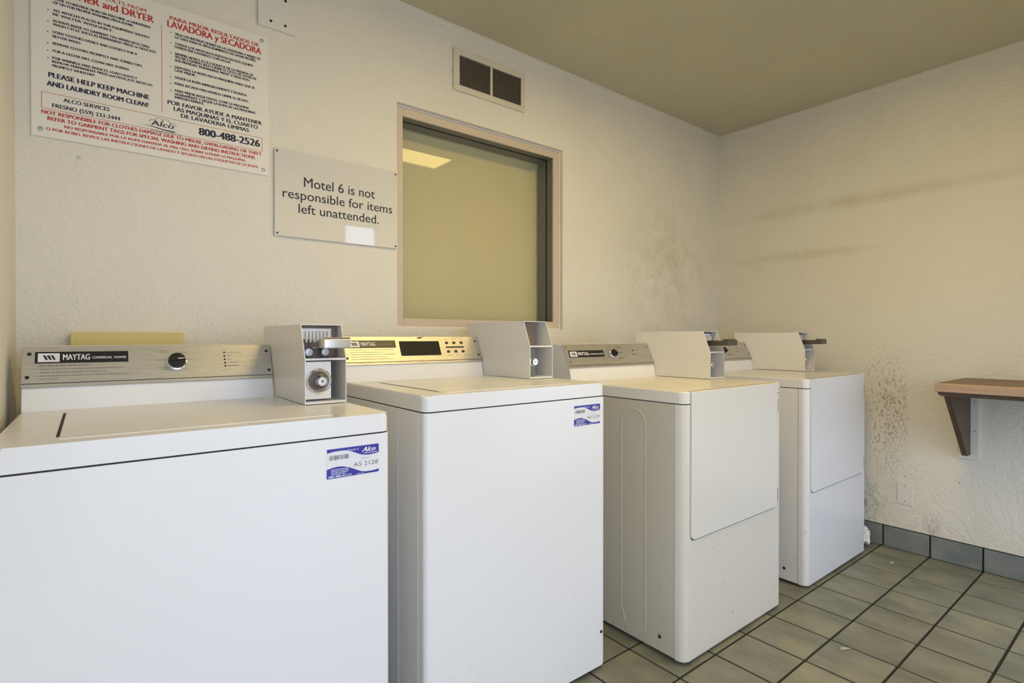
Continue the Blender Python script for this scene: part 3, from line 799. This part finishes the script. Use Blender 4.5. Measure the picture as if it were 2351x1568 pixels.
# the maker's emblem: bubbles over a swoosh with script lettering
u0, v0 = q(1105, 1130); u1 = q(1350, 1150)[0]; uw = u1-u0
for k, (a, r) in enumerate(((.12, .008), (.36, .012), (.62, .012), (.86, .009))):
    n = 20; cx = u0+uw*a; cz = v0+.012+(.003 if k in (1, 2) else -.001)
    for i in range(n):
        a0, a1 = PI*i/n, PI*(i+1)/n
        poly(navy, F, [(cx+r*math.cos(a0), cz+r*math.sin(a0)), (cx+r*math.cos(a1), cz+r*math.sin(a1)), (cx+(r-.0012)*math.cos(a1), cz+(r-.0012)*math.sin(a1)), (cx+(r-.0012)*math.cos(a0), cz+(r-.0012)*math.sin(a0))])
put_text(navy, 'Alco', F, u0+uw*.06, u1-uw*.1, v0+.002, .015, .03, slant=.2)
poly(navy, F, [(u0-.022, v0-.002), (u0+uw*.1, v0-.001), (u0+uw*.5, v0-.0045), (u1-.004, v0-.0055), (u1, v0-.0035), (u1-.006, v0-.009), (u0+uw*.5, v0-.0075), (u0+uw*.1, v0-.003)])
put_text(navy, 'Automatic Laundry, Inc.', F, u0+.004, u1+.014, v0-.0150, .0045, .01, slant=.2)
link('navy_lettering', navy, 'navy', sg, smooth=False); link('red_lettering', red, 'red', sg, smooth=False)
for (x, z) in ((-.099, 1.675), (.470, 1.672), (.466, 2.107), (-.099, 2.105)):
    b = B(); lathe(b, (x-.1845, -.006, z-1.655), (0, -1, 0), [(.0065, 0), (.0062, .002), (.0045, .0025), (.0035, .001), (0, .001)], 18); link('screw', b, 'steelgrey', sg)

ms = thing('acrylic_notice', 'glossy cream acrylic notice with dark blue lettering, left of the window', 'sign', (.735, YB, 1.455))
b = B(); box(b, (.505-.735, -.010, 0), (.964-.735, -.004, .300), .0012, 2)
link('panel', b, 'acrylic', ms)
F2 = lambda u, v, h=0: Vector((u-.735, -.0103-h, v-1.455))
q2 = lambda x, y: zx(580+x/2.6133, y/2.6133)
b = B()
for s, a, c, cp in (('Motel 6 is not', (302, 1122), (727, 1198), 55), ('responsible for items', (175, 1182), (830, 1287), 52), ('left unattended.', (270, 1278), (750, 1348), 52)):
    (u0, v0), (u1, v1) = q2(*a), q2(*c); mx, my = (a[0]+c[0])/2, (a[1]+c[1])/2
    put_text(b, s, F2, u0, u1, (v0+v1)/2, q2(mx, my-cp)[1]-q2(mx, my)[1], .008)
link('lettering', b, 'navy', ms, smooth=False)
for x in (.513, .956):
    for z in (.009, .291):
        b = B(); lathe(b, (x-.735, -.010, z), (0, -1, 0), [(.0036, 0), (.0032, .0016), (0, .002)], 14); link('screw', b, 'black', ms)
        b = B(); cyl(b, (x-.735, -.0042, z), (x-.735, -.0002, z), .0035, seg=12); link('standoff', b, 'steelgrey', ms)

# blank cover plate high on the wall
cp = thing('cover_plate', 'blank off-white metal plate with black screws, at the top edge above the signs', 'cover plate', (.515, YB, 2.160))
b = B(); box(b, (-.061, -.012, 0), (.061, -.0004, .128), .002, 2); link('plate', b, 'whiteplate', cp)
for x, z in ((-.021, .022), (.026, .021), (.027, .107), (-.022, .106)):
    b = B(); lathe(b, (x, -.012, z), (0, -1, 0), [(.0045, 0), (.004, .002), (0, .0022)], 14); link('screw', b, 'black', cp)

# air vent
vn = thing('air_vent', 'beige wall vent with two louvred openings, above the window', 'vent', (1.4235, YB, 2.162))
vx0, vx1, vz0, vz1 = -.197, .197, 0, .180
b = B()
box(b, (vx0, -.010, vz1-.026), (vx1, -.0004, vz1), .002); box(b, (vx0, -.010, 0), (vx1, -.0004, .026), .002)
box(b, (vx0, -.010, .026), (vx0+.030, -.0004, vz1-.026), .001); box(b, (vx1-.024, -.010, .026), (vx1, -.0004, vz1-.026), .001)
box(b, (.002-.006, -.010, .026), (.002+.006, -.0004, vz1-.026), .001)
link('frame', b, 'ventwhite', vn)
b = B(); box(b, (vx0+.02, -.0022, .02), (vx1-.02, -.0006, vz1-.02)); link('duct_back', b, 'ventdark', vn)
for (a, c) in ((vx0+.030, -.004), (.008, vx1-.024)):
    b = B(); n = 17
    for k in range(n):
        z = .030+k*(.122/n)
        prism(b, [(-.0085, z), (-.0080, z+.0008), (-.0028, z+.0048), (-.0033, z+.0040)], a, c, 'x')
    x = a+.012
    while x < c: box(b, (x-.0004, -.0092, .028), (x+.0004, -.0084, .152)); x += .0125
    link('louvre', b, 'slat', vn)

# yellow panel behind the first washer
yb = thing('yellow_box', 'yellow painted box against the wall behind the nearest washer', 'wall box', (.0965, YB, .86))
b = B(); pts = [(-.1345, 0), (.1345, 0), (.1345, .258)] + [(.1345, .252)] * 0 + [(.131, .258), (-.128, .258)] + arc(-.1275, .251, .007, 90, 180, 4)
prism(b, [(-.1345, 0), (.1345, 0), (.1345, .256), (.1325, .258), (-.128, .258), (-.1325, .256), (-.1345, .251)], -.040, -.0004, 'y', bev=.0015, seg=2, which='caps'); link('shell', b, 'yellow', yb)
b = B(); box(b, (-.122, -.0412, .02), (.122, -.040, .240), .0005, 1); link('front_cover', b, 'yellow', yb)

# outlet blank plate on the right wall, and a nail
op = thing('blank_outlet_plate', 'small white blank outlet cover low on the right wall', 'outlet cover', (XR, .9205, .240))
b = B(); box(b, (-.005, -.034, 0), (-.0004, .034, .113), .002); link('plate', b, 'whiteplate', op)
for z in (.018, .096):
    b = B(); lathe(b, (-.005, 0, z), (-1, 0, 0), [(.0028, 0), (.0024, .0012), (0, .0013)], 12); link('screw', b, 'greyink', op)
def nail(name, loc, ax, label, r=.003, m='greyink'):
    b = B(); lathe(b, (0, 0, 0), ax, [(r, 0), (r*.9, .002), (0, .0025)], 12); o = link(name, b, m, loc=loc); tag(o, label, 'wall plug'); return o
nail('wall_plug', (XR-.0003, .921, .386), (-1, 0, 0), 'tiny dark screw head just above the blank outlet cover')
nail('wall_plug', (-.017, YB-.0003, 1.614), (0, -1, 0), 'grey wall plug below the large instruction sign', .005, 'steelgrey')
nail('wall_plug', (XR-.0003, .700, .400), (-1, 0, 0), 'dark screw hole on the right wall between outlet cover and shelf bracket', .0028)

# ------------------------------------------------------------------ wooden folding shelf on the right wall
sh = thing('folding_shelf', 'worn wooden laundry-folding shelf on brackets, right wall', 'shelf', (XR, .3, .54))
sx0 = 2.842-XR; ye = .683-.3; y2 = YF+.08-.3; zt = .910-.54
b = B(); box(b, (sx0+.012, y2, zt-.040), (-.0008, ye, zt), .004, 2); link('top_board', b, 'wood_top', sh)
b = B(); prism(b, [(sx0, zt-.036), (sx0+.0135, zt-.040), (sx0+.0135, zt-.001), (sx0+.004, zt-.001), (sx0, zt-.006)], y2, ye+.002, 'y', bev=.0015, seg=2, which='caps'); link('edge_strip', b, 'wood_edge', sh)
b = B(); prism(b, [(sx0+.010, zt-.0405), (-.001, zt-.0405), (-.001, zt-.060), (sx0+.060, zt-.060), (sx0+.030, zt-.054)], y2+.01, ye-.004, 'y', bev=.002, which='caps'); link('apron', b, 'wood_dark', sh)
for yb0, nm in ((.655-.3, 0), (-.10-.3, 1)):
    b = B(); prism(b, [(2.938-XR, zt-.0605), (-.021, zt-.0605), (-.021, .006), (-.074, .006)], yb0, yb0+.022, 'y', bev=.0015, seg=2)
    link('bracket', b, 'wood_dark', sh)
    b = B(); box(b, (-.020, yb0-.030, -.016), (-.0006, yb0+.050, zt-.0605), .002); mp = link('mounting_board', b, 'whiteplate', sh)
    for z in (.26, .12):
        b = B(); lathe(b, (-.020, yb0-.015, z), (-1, 0, 0), [(.003, 0), (.0026, .001), (0, .0012)], 12); link('screw', b, 'greyink', mp)

# ------------------------------------------------------------------ crumpled paper and litter
def crumple(name, r, seed, sub=3, flat=1.0):
    b = B(); bmesh.ops.create_icosphere(b, subdivisions=sub, radius=r); rnd = random.Random(seed)
    dirs = [Vector((rnd.gauss(0, 1), rnd.gauss(0, 1), rnd.gauss(0, 1))).normalized() for _ in range(26)]
    offs = [rnd.uniform(.55, .98) for _ in dirs]
    for v in b.verts:
        n = v.co.normalized(); k = 1.0
        for d, o in zip(dirs, offs):
            c = n.dot(d)
            if c > .05: k = min(k, o/c)
        k *= 1+rnd.uniform(-.10, .10); v.co = n*r*k; v.co.z *= flat
    zmin = min(v.co.z for v in b.verts)
    bmesh.ops.translate(b, verts=b.verts[:], vec=(0, 0, -zmin)); return b
o = link('crumpled_paper', crumple('p', .052, 5, 4, 1.35), 'paper', loc=(3.222, 1.115, .0), smooth=False)
o.location = (3.235, 1.09, .0)
tag(o, 'crumpled white paper wad wedged between the corner dryer and the right wall', 'paper')
def scrap(loc, pts, label, rz):
    b = B(); vs = [b.verts.new((x, y, z+.0012)) for x, y, z in pts]; c = b.verts.new((0, 0, .005))
    for i in range(len(vs)): b.faces.new((vs[i], vs[(i+1) % len(vs)], c))
    bmesh.ops.solidify(b, geom=b.faces[:], thickness=.0006)
    o = link('paper_scrap', b, 'paper', loc=loc); o.rotation_euler.z = rz; tag(o, label, 'paper scrap')
scrap((3.084, .907, .0002), [(-0.0163, -0.0051, 0.0000), (-0.0050, -0.0102, 0.0045), (0.0150, -0.0051, 0.0000), (0.0100, 0.0068, 0.0030), (-0.0075, 0.0085, 0.0000)], 'small white paper scrap on the floor near the baseboard', -.3)
scrap((2.101, .759, .0002), [(-0.0200, -0.0051, 0.0000), (-0.0050, -0.0102, 0.0030), (0.0187, -0.0068, 0.0045), (0.0137, 0.0068, 0.0000), (-0.0100, 0.0085, 0.0015)], 'torn white scrap on the tile in front of the dryers', -.6)
